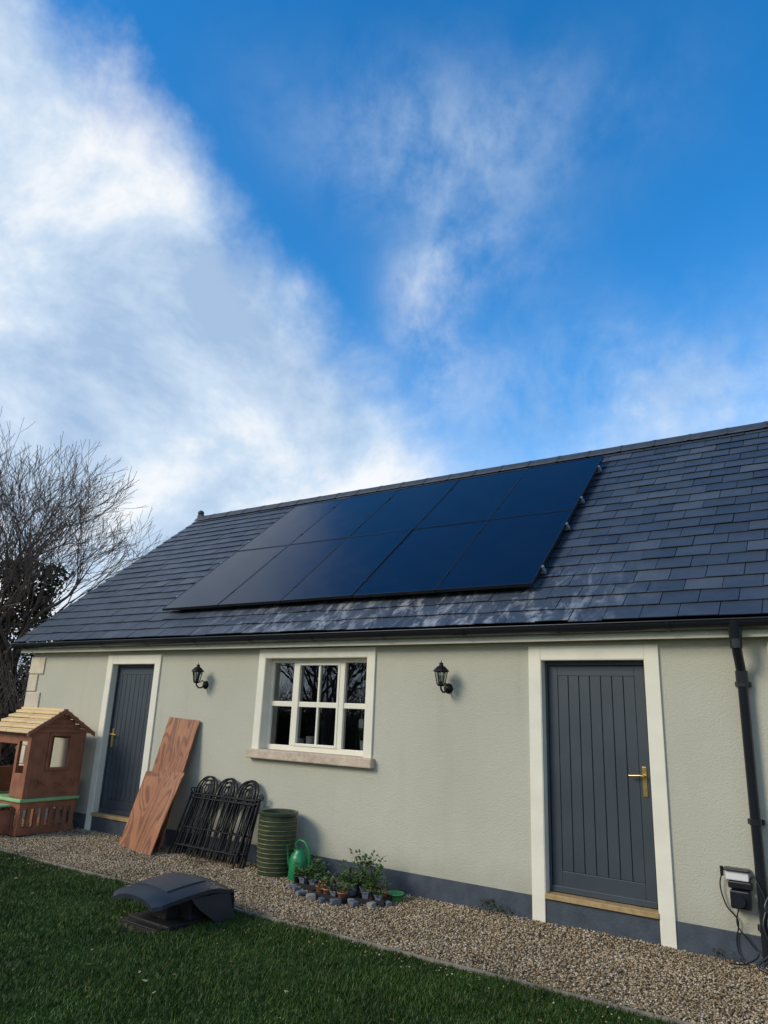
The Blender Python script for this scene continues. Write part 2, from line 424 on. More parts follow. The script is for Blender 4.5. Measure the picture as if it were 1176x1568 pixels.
for xx,rr,hh in ((-5.25,.06,.13),(-5.40,.045,.10),(-4.52,.055,.12)):
    it.lathe((xx,y0+.13,z0+.03),[(rr*.75,0),(rr,hh),(rr*.9,hh),(rr*.8,hh*.8),(0,hh*.8)],0)
it.obj("inner_sill_with_pots",M_white,house)
hg=B()
for xx,zz in ((-4.66,1.98),(-4.50,1.72),(-4.60,1.50)):
    hg.box(xx-.03,xx+.03,y0+.16,y0+.165,zz-.05,zz+.04)
hg.tube([(-4.60,y0+.17,2.15),(-4.60,y0+.17,1.42)],.004,n=5)
hg.obj("hanging_cards",M_white,house)
ip=B()
for xx in (-5.25,-4.52):
    for k in range(60):
        c=Vector((xx+R.gauss(0,.035),y0+.13+R.gauss(0,.03),z0+.18+abs(R.gauss(0,.05))))
        dv=Vector((R.uniform(-1,1),R.uniform(-1,1),R.uniform(-.2,1))).normalized()*.03; u=dv.cross(Vector((0,0,1))).normalized()*.01
        ip.add([c-u,c+dv,c+u],[(0,1,2)])
ip.obj("sill_plants",M_plant,house)
rm=B(); X0,X1,Y0,Y1=-7.0,-3.0,WY+T+.01,YB-T-.01
rm.add([(X0,Y0,.1),(X1,Y0,.1),(X1,Y1,.1),(X0,Y1,.1),(X0,Y0,2.4),(X1,Y0,2.4),(X1,Y1,2.4),(X0,Y1,2.4)],[(0,1,2,3),(4,7,6,5),(1,5,6,2),(2,6,7,3),(3,7,4,0)])
rm.obj("interior_room",M_dark,house)

# ------------------------------------------------------------ solar panels
def slope(x,s,h):
    return Vector((x,EY+s*CA-h*SA,EZ+s*SA+h*CA))
S0=(6.352-EY+.12*SA)/CA
PW=1.066; PH=1.667; PXL=-7.907
rot=Matrix(((1,0,0),(0,CA,-SA),(0,SA,CA)))
for row in range(2):
    for c in range(5):
        pb=B(); a0=.005;W_=PW-.010;H_=PH-.010; fwd=.011
        pb.box(a0,a0+fwd,a0,a0+H_,-.035,0,1); pb.box(a0+W_-fwd,a0+W_,a0,a0+H_,-.035,0,1)
        pb.box(a0+fwd,a0+W_-fwd,a0,a0+fwd,-.035,0,1); pb.box(a0+fwd,a0+W_-fwd,a0+H_-fwd,a0+H_,-.035,0,1)
        pb.box(a0+fwd,a0+W_-fwd,a0+fwd,a0+H_-fwd,-.030,-.003,0)
        ob=pb.obj("solar_panel",[M_cell,M_frame])
        tilt=Matrix.Rotation(R.gauss(0,.0025),4,'X')@Matrix.Rotation(R.gauss(0,.0025),4,'Y')
        ob.matrix_world=Matrix.Translation(slope(PXL+c*PW,S0+row*PH,.12))@rot.to_4x4()@tilt
rl=B()
Mr=Matrix.Translation(slope(0,0,0))@rot.to_4x4()
for row in range(2):
    for fr in (.2,.78):
        s_=S0+row*PH+PH*fr
        rl.box(PXL-.04,PXL+5*PW+.028,s_-.018,s_+.018,.045,.084,0,Mr)
        x=PXL+.1
        while x<PXL+5*PW-.03:
            rl.box(x-.02,x+.02,s_-.10,s_+.02,.018,.046,0,Mr); x+=1.06
        for xx in (PXL-.022,PXL+5*PW+.0): rl.box(xx,xx+.020,s_-.018,s_+.018,.084,.121,0,Mr)
        for c in range(1,5): rl.box(PXL+c*PW-.012,PXL+c*PW+.012,s_-.02,s_+.02,.119,.124,1,Mr)
rl.obj("solar_mounting_rails",[M_alu,M_frame])

# ------------------------------------------------------------ lanterns
def lantern(x,zc):
    e=empty("wall_lantern"); b=B(); ly=WY-.15
    Mx=Matrix.Rotation(math.radians(90),3,'X')
    b.lathe((x,WY,zc-.09),[(.0,.028),(.022,.026),(.045,.012),(.05,0)],0,20,True,Mx)
    arc=[(x,WY-.02,zc-.09),(x,WY-.06,zc-.125),(x,WY-.11,zc-.13),(x,ly,zc-.10),(x,ly,zc-.075)]
    b.tube(arc,.009)
    b.tube([(x,WY-.02,zc-.07),(x,WY-.06,zc-.04),(x,WY-.09,zc-.06)],.006)
    b.lathe((x,ly,zc-.08),[(.0,0),(.03,.004),(.036,.018)],0,12)
    n=6; rb,rt=.036,.060; zb,zt=zc-.062,zc+.06
    for k in range(n):
        a=2*math.pi*(k+.5)/n
        b.tube([(x+rb*math.cos(a),ly+rb*math.sin(a),zb),(x+rt*math.cos(a),ly+rt*math.sin(a),zt)],.005,n=5)
    b.lathe((x,ly,zb),[(.034,-.006),(.043,0),(.034,.006)],0,6,False)
    b.lathe((x,ly,zt),[(.055,-.006),(.078,0),(.072,.012),(.040,.045),(.022,.055),(.018,.07),(.022,.078),(.0,.088)],0,12,False)
    b.tube([(x,ly,zt+.08),(x,ly,zt+.11)],[.005,.002],n=6)
    b.tube([(x,ly,zb),(x,ly,zb+.035)],.013)
    b.obj("lantern_frame",M_iron,e)
    g=B(); g.lathe((x,ly,zb),[(rb-.003,0),(rt-.003,zt-zb)],0,6,False); g.obj("lantern_glass",M_glass,e)
    bl=B(); bl.lathe((x,ly,zb+.035),[(.008,0),(.018,.02),(.02,.035),(.012,.052),(0,.056)],0,12); bl.obj("lantern_bulb",M_white,e)
lantern(-3.41,1.955); lantern(-6.78,1.95)

# ------------------------------------------------------------ ground
gr=B(); gr.add([(-900,-900,-.03),(900,-900,-.03),(900,900,-.03),(-900,900,-.03)],[(0,1,2,3)]); gr.obj("ground",M_lawn)
GE=4.80
lw=B(); nx,ny=120,60
P=[[(-24+30*i/nx,-6+(GE+6)*j/ny,-.012+.006*math.sin(i*.7)*math.cos(j*.9)) for i in range(nx+1)] for j in range(ny+1)]
lw.grid(P); lawn=lw.obj("lawn",M_lawn)
gv=B(); nx=200; ny=16
P=[[(-13+18*i/nx,GE+.01+(6.27-GE)*j/ny,-.004+.006*math.sin(i*1.3+j)*math.cos(j*1.9)) for i in range(nx+1)] for j in range(ny+1)]
gv.grid(P); gpath=gv.obj("gravel_path",M_grav)
ed=B(); pts=[(x_,GE+.004*math.sin(x_*2),0) for x_ in np.arange(-13,5.01,.25)]
for a,b_ in zip(pts[:-1],pts[1:]): 
    ed.box(a[0],b_[0],GE-.006,GE+.006,-.04,.016)
ed.obj("lawn_edging",simple("galvanised_edging",(.24,.21,.17),.6,var=.3,nscale=10))

def grass(name,N,x0,x1,y0,y1,parent,hmin,hmax,wd,bare=None):
    px=rng.uniform(x0,x1,N); py=rng.uniform(y0,y1,N)
    if bare:
        keep=((px-bare[0])/bare[2])**2+((py-bare[1])/bare[3])**2>rng.uniform(.3,1.2,N); px=px[keep];py=py[keep];N=len(px)
    h=rng.uniform(hmin,hmax,N)*(0.8+.25*np.sin(px*3.1+1)*np.sin(py*4.3)+.2*np.sin(px*13+py*7)*np.sin(py*17-px*5)); a=rng.uniform(0,2*np.pi,N); l=rng.uniform(.2,1.0,N)*h; la=rng.uniform(0,2*np.pi,N)
    v=np.empty((N,3,3)); 
    v[:,0]=np.c_[px-np.cos(a)*wd/2,py-np.sin(a)*wd/2,np.full(N,-.012)]
    v[:,1]=np.c_[px+np.cos(a)*wd/2,py+np.sin(a)*wd/2,np.full(N,-.012)]
    v[:,2]=np.c_[px+np.cos(la)*l,py+np.sin(la)*l,h-.012]
    me=D.meshes.new(name); me.vertices.add(3*N); me.vertices.foreach_set('co',v.reshape(-1))
    me.loops.add(3*N); me.loops.foreach_set('vertex_index',np.arange(3*N,dtype=np.int32))
    me.polygons.add(N); me.polygons.foreach_set('loop_start',np.arange(0,3*N,3,dtype=np.int32))
    me.update(calc_edges=True); me.validate(); me.materials.append(M_grass)
    ob=D.objects.new(name,me); scene.collection.objects.link(ob); ob.parent=parent
bare=(-4.80,4.14,.33,.27)
grass("grass_near",200000,-9.5,-.2,2.2,GE-.006,lawn,.02,.044,.007,bare)
grass("grass_far",60000,-16,3,-1.5,GE-.006,lawn,.02,.045,.010,bare)
grass("grass_tufts_at_edging",3500,-12,2,GE-.02,GE+.035,lawn,.03,.06,.006)
sp=B(); pts=[(-4.80+(.31+.04*math.sin(5*a))*math.cos(a),4.14+(.25+.03*math.cos(4*a))*math.sin(a),-.003) for a in np.linspace(0,2*math.pi,40)[:-1]]
sp.add(pts,[tuple(range(len(pts)))]); sp.obj("bare_soil_patch",M_soil,lawn)

def pebbles(name,N,x0,x1,y0,y1,rmin,rmax,parent,mat):
    base=np.array([[1,0,0],[-1,0,0],[0,1,0],[0,-1,0],[0,0,1],[0,0,-1]],float)
    fac=np.array([[0,2,4],[2,1,4],[1,3,4],[3,0,4],[2,0,5],[1,2,5],[3,1,5],[0,3,5]])
    c=np.c_[rng.uniform(x0,x1,N),rng.uniform(y0,y1,N),rng.uniform(0,.010,N)]
    c[:,2]+=.008*np.sin(c[:,0]*4)*np.sin(c[:,1]*6+c[:,0])+.004
    r_=rng.uniform(rmin,rmax,N)
    sc=np.c_[rng.uniform(.8,1.4,N),rng.uniform(.7,1.1,N),rng.uniform(.5,.8,N)]*r_[:,None]
    v=base[None]*sc[:,None,:]+rng.normal(0,.18,(N,6,3))*r_[:,None,None]
    a=rng.uniform(0,2*np.pi,N); ca,sa=np.cos(a),np.sin(a)
    x=v[:,:,0]*ca[:,None]-v[:,:,1]*sa[:,None]; y=v[:,:,0]*sa[:,None]+v[:,:,1]*ca[:,None]
    v=np.stack([x,y,v[:,:,2]],-1)+c[:,None,:]
    F=(fac[None]+6*np.arange(N)[:,None,None]).reshape(-1)
    me=D.meshes.new(name); me.vertices.add(6*N); me.vertices.foreach_set('co',v.reshape(-1))
    me.loops.add(24*N); me.loops.foreach_set('vertex_index',F.astype(np.int32))
    me.polygons.add(8*N); me.polygons.foreach_set('loop_start',np.arange(0,24*N,3,dtype=np.int32))
    me.update(calc_edges=True); me.materials.append(mat)
    ob=D.objects.new(name,me); scene.collection.objects.link(ob); ob.parent=parent
pebbles("gravel_stones",90000,-11.5,1.5,GE+.015,6.235,.005,.012,gpath,M_peb)
pebbles("gravel_strays",300,-9,0,GE-.25,GE,.005,.009,gpath,M_peb)
fl=B()
for k in range(170):
    x_=R.uniform(-9,-.3); y_=R.uniform(2.3,6.2); z_=.03 if y_<GE else .02
    a=R.uniform(0,6.28); sz=R.uniform(.010,.022); pts=[]
    for j in range(6):
        rr=sz*(1 if j%3==0 else .55); th=a+j*math.pi/3
        pts.append((x_+rr*math.cos(th),y_+rr*math.sin(th)*.8,z_+R.uniform(0,.010)))
    fl.add(pts,[tuple(range(6))])
fl.obj("fallen_leaves",M_leaf)

# ------------------------------------------------------------ playhouse
ph=empty("toy_playhouse")
fx=-8.75; bx=-9.62; fy=5.30; by=6.06; mid=(fy+by)/2
k=B(); T2=.04
for (a,b_,c,d_) in ((bx,fx,fy,fy+T2),(bx,fx,by-T2,by)):
    k.box(a,b_,c,d_,.02,.09); k.box(a,b_,c,d_,.32,.395)
k.box(fx-T2,fx+.004,fy-.003,by+.003,.02,.10); k.box(fx-T2,fx+.004,fy-.003,by+.003,.315,.394)
n=8
for i in range(n):
    y=fy+.01+(by-fy-.07)*i/(n-1); k.box(fx-T2+.004,fx,y,y+.05,.099,.316)
for i in range(8):
    x=bx+.01+(fx-bx-.08)*i/7; k.box(x,x+.05,fy+.003,fy+T2-.003,.089,.322)
wy0,wy1=5.58,5.84; wz0,wz1=.79,1.17
xq0,xq1=fx-T2,fx
k.box(xq0,xq1,fy+.02,wy0,.44,1.20); k.box(xq0,xq1,wy1,by-.02,.44,1.20); k.box(xq0,xq1,wy0,wy1,.44,wz0); k.box(xq0,xq1,wy0,wy1,wz1,1.20)
k.add([(xq1,fy+.02,1.2),(xq1,by-.02,1.2),(xq1,mid,1.47),(xq0,fy+.02,1.2),(xq0,by-.02,1.2),(xq0,mid,1.47)],[(0,1,2),(5,4,3),(0,2,5,3),(2,1,4,5)])
for zz in (1.21,1.27,1.33,1.39):
    hw=(1.47-zz)/.27*.36
    if hw>.03: k.box(xq1,xq1+.012,mid-hw,mid+hw,zz,zz+.040)
for (a,b_,c,d_) in ((wy0-.035,wy0,wz0-.03,wz1+.03),(wy1,wy1+.035,wz0-.03,wz1+.03)): k.box(xq1,xq1+.018,a,b_,c,d_)
k.box(xq1,xq1+.017,wy0,wy1,wz1,wz1+.03); k.box(xq1,xq1+.022,wy0,wy1,wz0-.035,wz0)
for yy in (fy,by-.07): k.box(fx-.065,fx+.014,yy,yy+.07,.435,1.22)
k.box(bx,bx+.07,fy,fy+.07,.02,1.22); k.box(bx,bx+.07,by-.07,by,.02,1.22)
for yy in (5.47,5.92):
    pts=[(fx+.006,yy+.035*math.cos(t_)*(1-t_/14),.60+.06*math.sin(t_)*(1-t_/14)) for t_ in np.arange(0,11,.5)]
    k.tube(pts,.008,n=5)
k.box(xq1,xq1+.012,5.52,5.86,.49,.505); k.tube([(fx+.006,5.52,.62),(fx+.006,5.62,.56),(fx+.006,5.72,.62),(fx+.006,5.84,.56)],.008,n=5)
k.box(fx-.30,fx-.065,fy+.01,fy+.05,.44,.72); k.box(fx-.30,fx-.25,fy+.01,fy+.05,.72,1.20); k.box(bx+.07,bx+.16,fy+.01,fy+.05,.44,1.20); k.box(bx+.16,fx-.30,fy+.01,fy+.05,1.06,1.20); k.box(fx-.25,fx-.065,fy+.01,fy+.05,1.10,1.20)
k.box(bx+.07,fx-.065,by-.05,by-.01,.44,.72); k.box(bx+.07,fx-.065,by-.05,by-.01,1.12,1.20); k.box(bx+.07,bx+.2,by-.05,by-.01,.72,1.12); k.box(fx-.17,fx-.065,by-.05,by-.01,.72,1.12)
k.box(bx,bx+.04,fy+.07,by-.07,.44,.75); k.box(bx,bx+.04,fy+.07,by-.07,1.1,1.2)
k.add([(bx,fy,1.2),(bx,by,1.2),(bx,mid,1.47)],[(0,1,2)])
for i in range(6):
    x=bx+.10+i*.11; k.box(x,x+.05,fy-.26,fy-.23,.03,.34)
k.box(bx+.05,fx-.15,fy-.265,fy-.225,.22,.28); k.box(bx+.05,fx-.15,fy-.265,fy-.225,.04,.09)
k.box(bx+.05,bx+.09,fy-.26,fy,.04,.30); k.box(fx-.19,fx-.15,fy-.26,fy,.04,.30)
k.obj("walls_and_rails",M_terra,ph,bevel=.008)
k=B(); k.box(bx-.02,fx+.035,fy-.03,by+.02,.395,.435); k.box(bx+.04,fx-.13,fy-.285,fy-.031,.34,.365); k.obj("green_shelf",M_greenp,ph,bevel=.01)
k=B()
for sg in (0,1):
    for i in range(5):
        f0,f1=i/5,(i+1)/5
        y0_=mid-(f0)*.46; y1_=mid-(f1)*.46-.01
        z0_=1.50-f0*.29; z1_=1.50-f1*.29
        if sg: y0_,y1_=2*mid-y0_,2*mid-y1_
        xa,xb=bx-.06,fx+.07
        th=.028
        js=R.uniform(.3,.7)
        for (u0,u1) in ((0,js),(js,1)):
            X0_=xa+(xb-xa)*u0+.004; X1_=xa+(xb-xa)*u1-.004; zj=R.uniform(0,.006)
            vs=[(X0_,y0_,z0_-.014),(X1_,y0_,z0_-.014),(X1_,y1_,z1_+.014+zj),(X0_,y1_,z1_+.014+zj)]
            v2=[(a,b_,c-th) for a,b_,c in vs]
            k.add(vs+v2,[(0,1,2,3),(7,6,5,4),(0,4,5,1),(1,5,6,2),(2,6,7,3),(3,7,4,0)])
k.box(bx-.05,fx+.06,mid-.035,mid+.035,1.478,1.505)
k.obj("roof",M_tan,ph,bevel=.005)
k=B()
for sg in (-1,1):
    y1_=mid+sg*.47
    vs=[(fx+.072,mid,1.505),(fx+.072,y1_,1.215),(fx+.072,y1_,1.165),(fx+.072,mid,1.45)]
    v2=[(a-.025,b_,c) for a,b_,c in vs]
    k.add(vs+v2,[(0,1,2,3),(7,6,5,4),(0,4,5,1),(1,5,6,2),(2,6,7,3),(3,7,4,0)])
k.obj("bargeboards",M_terra,ph,bevel=.004)

# ------------------------------------------------------------ plywood boards
def board(c0,c1,c2,c3,th=.014):
    pts=[Vector(c) for c in (c0,c1,c2,c3)]; nrm=(pts[1]-pts[0]).cross(pts[3]-pts[0]).normalized()
    b=B(); n_=8
    def P(u,v,o): 
        p=pts[0].lerp(pts[1],u).lerp(pts[3].lerp(pts[2],u),v); return p+nrm*(o+.012*math.sin(v*3.14)*math.sin(u*2))
    F=[[P(i/n_,j/n_,0) for i in range(n_+1)] for j in range(n_+1)]; G=[[P(i/n_,j/n_,-th) for i in range(n_,-1,-1)] for j in range(n_+1)]
    b.grid(F,0,False); b.grid(G,0,False)
    for (u0,v0,u1,v1) in ((0,0,1,0),(1,0,1,1),(1,1,0,1),(0,1,0,0)):
        row=[[P(u0+(u1-u0)*i/n_,v0+(v1-v0)*i/n_,-th) for i in range(n_+1)],[P(u0+(u1-u0)*i/n_,v0+(v1-v0)*i/n_,0) for i in range(n_+1)]]
        b.grid(row,0,False)
    return b.obj("plywood_board",M_ply)
board((-7.50,5.83,.01),(-6.81,5.73,.01),(-6.73,6.02,.86),(-7.40,6.02,.83))
board((-7.42,5.90,.01),(-6.86,5.88,.01),(-6.78,6.215,1.44),(-7.33,6.215,1.465))

# ------------------------------------------------------------ metal fence panels
def fence(x0,yb,dx,tilt=0):
    b=B(); H=.84; W_=1.02
    def P(u,v,o=0): return (x0+u+dx*v, yb+ (6.215-yb)*(v/H)*.92-o, v+tilt*u)
    nh=3; hw=.13
    for i in range(nh):
        c=.19+i*.32
        for rr in (hw,hw-.035):
            pts=[P(c-rr,.03)]+[P(c-rr,.68)]+[P(c+rr*math.cos(a),.70+rr*math.sin(a)) for a in np.linspace(math.pi,0,11)]+[P(c+rr,.68),P(c+rr,.03)]
            b.tube(pts,.0095 if rr==hw else .0075,n=6)
        pts=[P(c+.05*math.cos(a),.70+.05*math.sin(a),.004) for a in np.linspace(0,2*math.pi,13)]
        b.tube(pts,.0075,n=5,caps=False)
        b.tube([P(c,.03),P(c,.64)],.0085,n=6)
    for v in (.60,.64,.12,.30): b.tube([P(0,v,.006),P(W_,v,.006)],.010 if v!=.30 else .007,n=6)
    for u in (.01,W_-.01): b.tube([P(u,0.0),P(u,.66)],.012,n=6)
    for u in (0,W_):
        pts=[P(u+(-.03 if u==0 else .03)*math.sin(a),.66+.02*(1-math.cos(a))) for a in np.linspace(0,4,7)]
        b.tube(pts,.006,n=5)
    return b.obj("metal_fence_panel",M_iron)
fence(-6.76,5.93,.10); fence(-6.70,5.97,.07,.01); fence(-6.68,6.01,.03,-.01)

# ------------------------------------------------------------ ribbed pot
pt=B(); cx,cy=-5.22,5.98
def pr(z): return .165+.028*math.sin(min(z/.58,1)*1.9)
prof=[(0.0,.0),(.16,.0)]
nr=13
for i in range(nr):
    z=.02+i*.042
    prof+=[(pr(z)-.006,z),(pr(z)+.002,z+.008),(pr(z)+.002,z+.028),(pr(z)-.006,z+.036)]
prof+=[(pr(.57),.57),(pr(.6)+.012,.575),(pr(.6)+.014,.60),(pr(.6),.605),(pr(.6)-.02,.60),(pr(.5)-.03,.50),(0,.50)]
pt.lathe((cx,cy,0),prof,0,40,False)
for i in range(nr):
    z=.02+i*.042-.003
    pts=[(cx+(pr(z)+.001)*math.cos(a),cy+(pr(z)+.001)*math.sin(a),z) for a in np.linspace(0,2*math.pi,37)]
    pt.tube(pts,.006,1,5,False)
pt.obj("ribbed_plant_pot",[M_pot,M_potrib])

# ------------------------------------------------------------ watering can
wc=B(); cx,cy=-4.90,5.98
wc.lathe((cx,cy,0),[(0,.0),(.105,.0),(.11,.01),(.104,.10),(.098,.20),(.085,.24),(.06,.262),(.062,.285),(.055,.285),(.053,.262)],0,28)
wc.tube([(cx-.03,cy,.27),(cx-.05,cy-.01,.33),(cx-.0,cy-.015,.37),(cx+.06,cy-.015,.36),(cx+.115,cy-.01,.30),(cx+.125,cy,.20),(cx+.11,cy,.10),(cx+.095,cy,.06)],.013)
wc.tube([(cx-.08,cy,.06),(cx-.12,cy-.02,.15),(cx-.15,cy-.03,.27)],[.024,.019,.014])
wc.tube([(cx-.147,cy-.03,.265),(cx-.165,cy-.035,.30)],[.016,.036],n=14)
wc.obj("watering_can",M_can)

# ------------------------------------------------------------ trays of small pots edged by stones
rk=empty("potted_plant_trays")
def rock(b,c,s,flat=.6):
    bm=bmesh.new(); bmesh.ops.create_icosphere(bm,subdivisions=2,radius=1)
    an=R.uniform(0,6.28); ca,sa=math.cos(an),math.sin(an); sx,sy,sz=s*R.uniform(.8,1.4),s*R.uniform(.6,1),s*flat*R.uniform(.7,1.1)
    ph_=[R.uniform(0,6) for _ in range(6)]
    vs=[]
    for v in bm.verts:
        p=v.co; k_=1+.16*math.sin(p.x*3+ph_[0])+.14*math.sin(p.y*4+ph_[1])+.12*math.sin(p.z*5+ph_[2])
        x,y,z=[max(-.6,min(.6,q_)) for q_ in p*k_]
        x*=sx;y*=sy;z*=sz; vs.append((c[0]+x*ca-y*sa,c[1]+x*sa+y*ca,c[2]+z))
    b.add(vs,[tuple(v.index for v in f.verts) for f in bm.faces]); bm.free()
def clump(b,c,rad,h,n,ls):
    for k_ in range(n):
        a=R.uniform(0,6.28); rr=rad*math.sqrt(R.random()); q_=Vector((c[0]+rr*math.cos(a),c[1]+rr*math.sin(a),c[2]+h*R.random()))
        dv=Vector((math.cos(a)+R.uniform(-.6,.6),math.sin(a)+R.uniform(-.6,.6),R.uniform(-.1,1.1))).normalized()*ls*R.uniform(.6,1.3)
        u=dv.cross(Vector((R.uniform(-.3,.3),R.uniform(-.3,.3),1))).normalized()*ls*.3
        b.add([q_,q_+dv*.5-u,q_+dv,q_+dv*.5+u],[(0,1,2,3)])
tr_=B(); po=B(); so_=B(); pl=B()
trays=[(-4.56,5.84,.36,.26,8),(-4.20,5.66,.38,.26,-6),(-4.17,5.95,.36,.26,3),(-3.86,5.78,.26,.26,14)]
for (tx,ty,tw,tl_,an) in trays:
    Mt=Matrix.Translation((tx,ty,.012))@Matrix.Rotation(math.radians(an),4,'Z')
    tr_.box(-tw/2,tw/2,-tl_/2,tl_/2,0,.008,0,Mt)
    for (a,b_,c,d_) in ((-tw/2,tw/2,-tl_/2,-tl_/2+.008),(-tw/2,tw/2,tl_/2-.008,tl_/2),(-tw/2,-tw/2+.008,-tl_/2+.008,tl_/2-.008),(tw/2-.008,tw/2,-tl_/2+.008,tl_/2-.008)):
        tr_.box(a,b_,c,d_,.008,.045,0,Mt)
    nxp=max(2,int(tw/.092)); nyp=max(2,int(tl_/.092))
    for i in range(nxp):
        for j in range(nyp):
            lx=-tw/2+.012+(i+.5)*(tw-.024)/nxp; ly=-tl_/2+.012+(j+.5)*(tl_-.024)/nyp
            c=Mt@Vector((lx,ly,.009)); hh=R.uniform(.065,.085); mi=R.choice((0,0,0,1,2))
            rr=.038
            Mp=Matrix.Rotation(math.radians(an+45+R.uniform(-12,12)),3,'Z')
            po.lathe(c,[(rr*.8,0),(rr*1.12,hh-.012),(rr*1.25,hh-.012),(rr*1.27,hh),(rr*1.12,hh),(rr*1.08,hh-.012)],mi,4 if mi!=2 else 14,mi==2,Mp)
            so_.lathe(c,[(rr*1.08,hh-.012),(0.001,hh-.006)],0,8,False)
            if R.random()<.92:
                clump(pl,(c.x,c.y,c.z+hh-.01),.034,R.uniform(.02,.09),R.randint(24,50),R.uniform(.028,.048))
tr_.obj("seed_trays",M_mowerin,rk); po.obj("small_pots",[simple("grey_pot_plastic",(.13,.145,.17),.5,var=.2,nscale=15),M_mowerin,simple("terracotta",(.34,.14,.08),.75,var=.2,nscale=15)],rk)
so_.obj("pot_compost",M_soil,rk)
b=B()
for (x_,y_,s__) in ((-4.33,5.47,.075),(-4.20,5.46,.06),(-4.07,5.49,.07),(-3.93,5.55,.06),(-3.78,5.62,.07),(-4.48,5.52,.06),(-3.70,5.74,.055),(-4.60,5.60,.07),(-4.72,5.68,.05),(-4.40,5.60,.05),(-3.98,5.60,.05)):
    rock(b,(x_,y_,.03),s__,.55)
b.obj("edging_stones",M_rock,rk)
for (x_,y_,h_,n_) in ((-4.08,5.93,.26,34),(-3.96,5.86,.20,20),(-4.62,5.9,.18,18),(-4.3,5.9,.16,14)):
    for k_ in range(n_):
        q0=(x_+R.gauss(0,.05),y_+R.gauss(0,.03),.07); top_=(q0[0]+R.gauss(0,.05),q0[1]+R.gauss(0,.05),R.uniform(.12,h_+.08))
        pl.tube([q0,top_],[.003,.0015],n=4); clump(pl,(top_[0],top_[1],top_[2]-.05),.022,.07,10,.04)
pl.obj("plants",M_plant,rk)
b=B()
b.lathe((-3.78,5.98,0),[(0,.0),(.06,.0),(.075,.02),(.085,.06),(.09,.06),(.085,.068),(.075,.06),(.06,.02),(0,.02)],0,24)
b.obj("green_bowl",simple("bright_green_plastic",(.07,.30,.08),.4,var=.1),rk)
b=B()
for (x_,y_) in ((-4.80,5.90),(-4.74,5.80)):
    b.lathe((x_,y_,0),[(0,.0),(.04,.0),(.055,.09),(.06,.09),(.06,.10),(.05,.10),(.045,.085),(0,.085)],0,20)
b.obj("round_pots",M_mowerin,rk)
b=B(); clump(b,(-4.80,5.90,.09),.04,.04,50,.04); clump(b,(-4.74,5.80,.09),.04,.05,50,.04)
b.obj("round_pot_plants",M_plant,rk)
wd_=B()
for cx_,y_,n_,h_ in ((-2.95,6.17,50,.10),(-2.80,6.17,30,.08),(-1.1,6.17,20,.08),(-6.15,5.78,60,.16)):
    clump(wd_,(cx_,y_,.0),.07,h_,n_,.035)
wd_.obj("weeds",island("weed_leaves",[(0,(.05,.04,.02)),(.6,(.07,.07,.03)),(1,(.06,.12,.03))],.7))

# ------------------------------------------------------------ robot mower garage
rmh=empty("robot_lawnmower_garage")
Mg=Matrix.Translation((-4.77,4.27,0))@Matrix.Rotation(math.radians(-2),4,'Z')@Matrix.Diagonal((1.0,.98,.86,1))
def G(x,y,z): return Mg@Vector((x,y,z))
b=B()
ny_=16;nx_=14
def canopy(u,v,o=0):
    y=-.37+.74*v
    hw=.335-.03*(1-v)**2-.02*v
    if v<.10: hw-=.07*(1-v/.10)**2
    z=.285+.055*math.sin(min(v/.75,1)*1.45)-(.07*max(0,(v-.65)/.35)**2)
    z-=.055*abs(u)**2.6
    if v<.10: z-=.02*(1-v/.10)
    return G(u*hw,y,z-o)
top=[[canopy(-1+2*i/nx_,j/ny_) for i in range(nx_+1)] for j in range(ny_+1)]
bot=[[canopy(-1+2*i/nx_,j/ny_,.035) for i in range(nx_+1)] for j in range(ny_+1)]
b.grid(top); b.grid([list(reversed(r_)) for r_ in bot])
for idx in ([(i,0) for i in range(nx_+1)],[(i,ny_) for i in range(nx_,-1,-1)],[(nx_,j) for j in range(ny_+1)],[(0,j) for j in range(ny_,-1,-1)]):
    b.grid([[bot[j][i] for i,j in idx],[top[j][i] for i,j in idx]],0,False)
for sx in (-1,1):
    rows=[]
    for j in range(9):
        tt=j/8
        y0_=-.06+.26*tt**1.3; y1_=.36
        z=(1-tt)*.232
        xo=sx*(.312+.025*tt)
        rows.append([G(xo,y0_,z),G(xo,(y0_+y1_)/2,z*1.0),G(xo,y1_+.02*tt,z)])
    b.grid(rows)
    rows2=[[p_-(Mg.to_3x3()@Vector((sx*.028,0,0))) for p_ in r_] for r_ in rows]
    b.grid(rows2)
    b.grid([[r_[0] for r_ in rows],[r_[0] for r_ in rows2]],0,False); b.grid([[r_[2] for r_ in rows],[r_[2] for r_ in rows2]],0,False)
b.grid([[G(x_,.36+.02*(1-z_/.23),z_) for x_ in (-.33,-.1,.1,.33)] for z_ in (.0,.1,.24)])
b.grid([[G(x_,.345+.02*(1-z_/.23),z_) for x_ in (.33,.1,-.1,-.33)] for z_ in (.0,.1,.24)])
b.obj("canopy",M_mower,rmh)
b=B(); rows=[[canopy(-.62+1.24*i/8,.22+.5*j/8,-.009) for i in range(9)] for j in range(9)]; b.grid(rows)
low=[[canopy(-.62+1.24*i/8,.22+.5*j/8,.004) for i in range(9)] for j in range(9)]
for idx in ([(i,0) for i in range(9)],[(i,8) for i in range(8,-1,-1)],[(8,j) for j in range(9)],[(0,j) for j in range(8,-1,-1)]):
    b.grid([[low[j][i] for i,j in idx],[rows[j][i] for i,j in idx]],0,False)
b.obj("lid",simple("mid_grey_plastic",(.030,.038,.048),.42,var=.1),rmh)
b=B(); b.grid([[canopy(-.72+.16*i/2,.12+.03*j,-.003) for i in range(3)] for j in range(2)]); b.obj("badge",M_alu,rmh)
b=B()
def gbox(x0,x1,y0,y1,z0,z1): b.box(x0,x1,y0,y1,z0,z1,0,Mg)
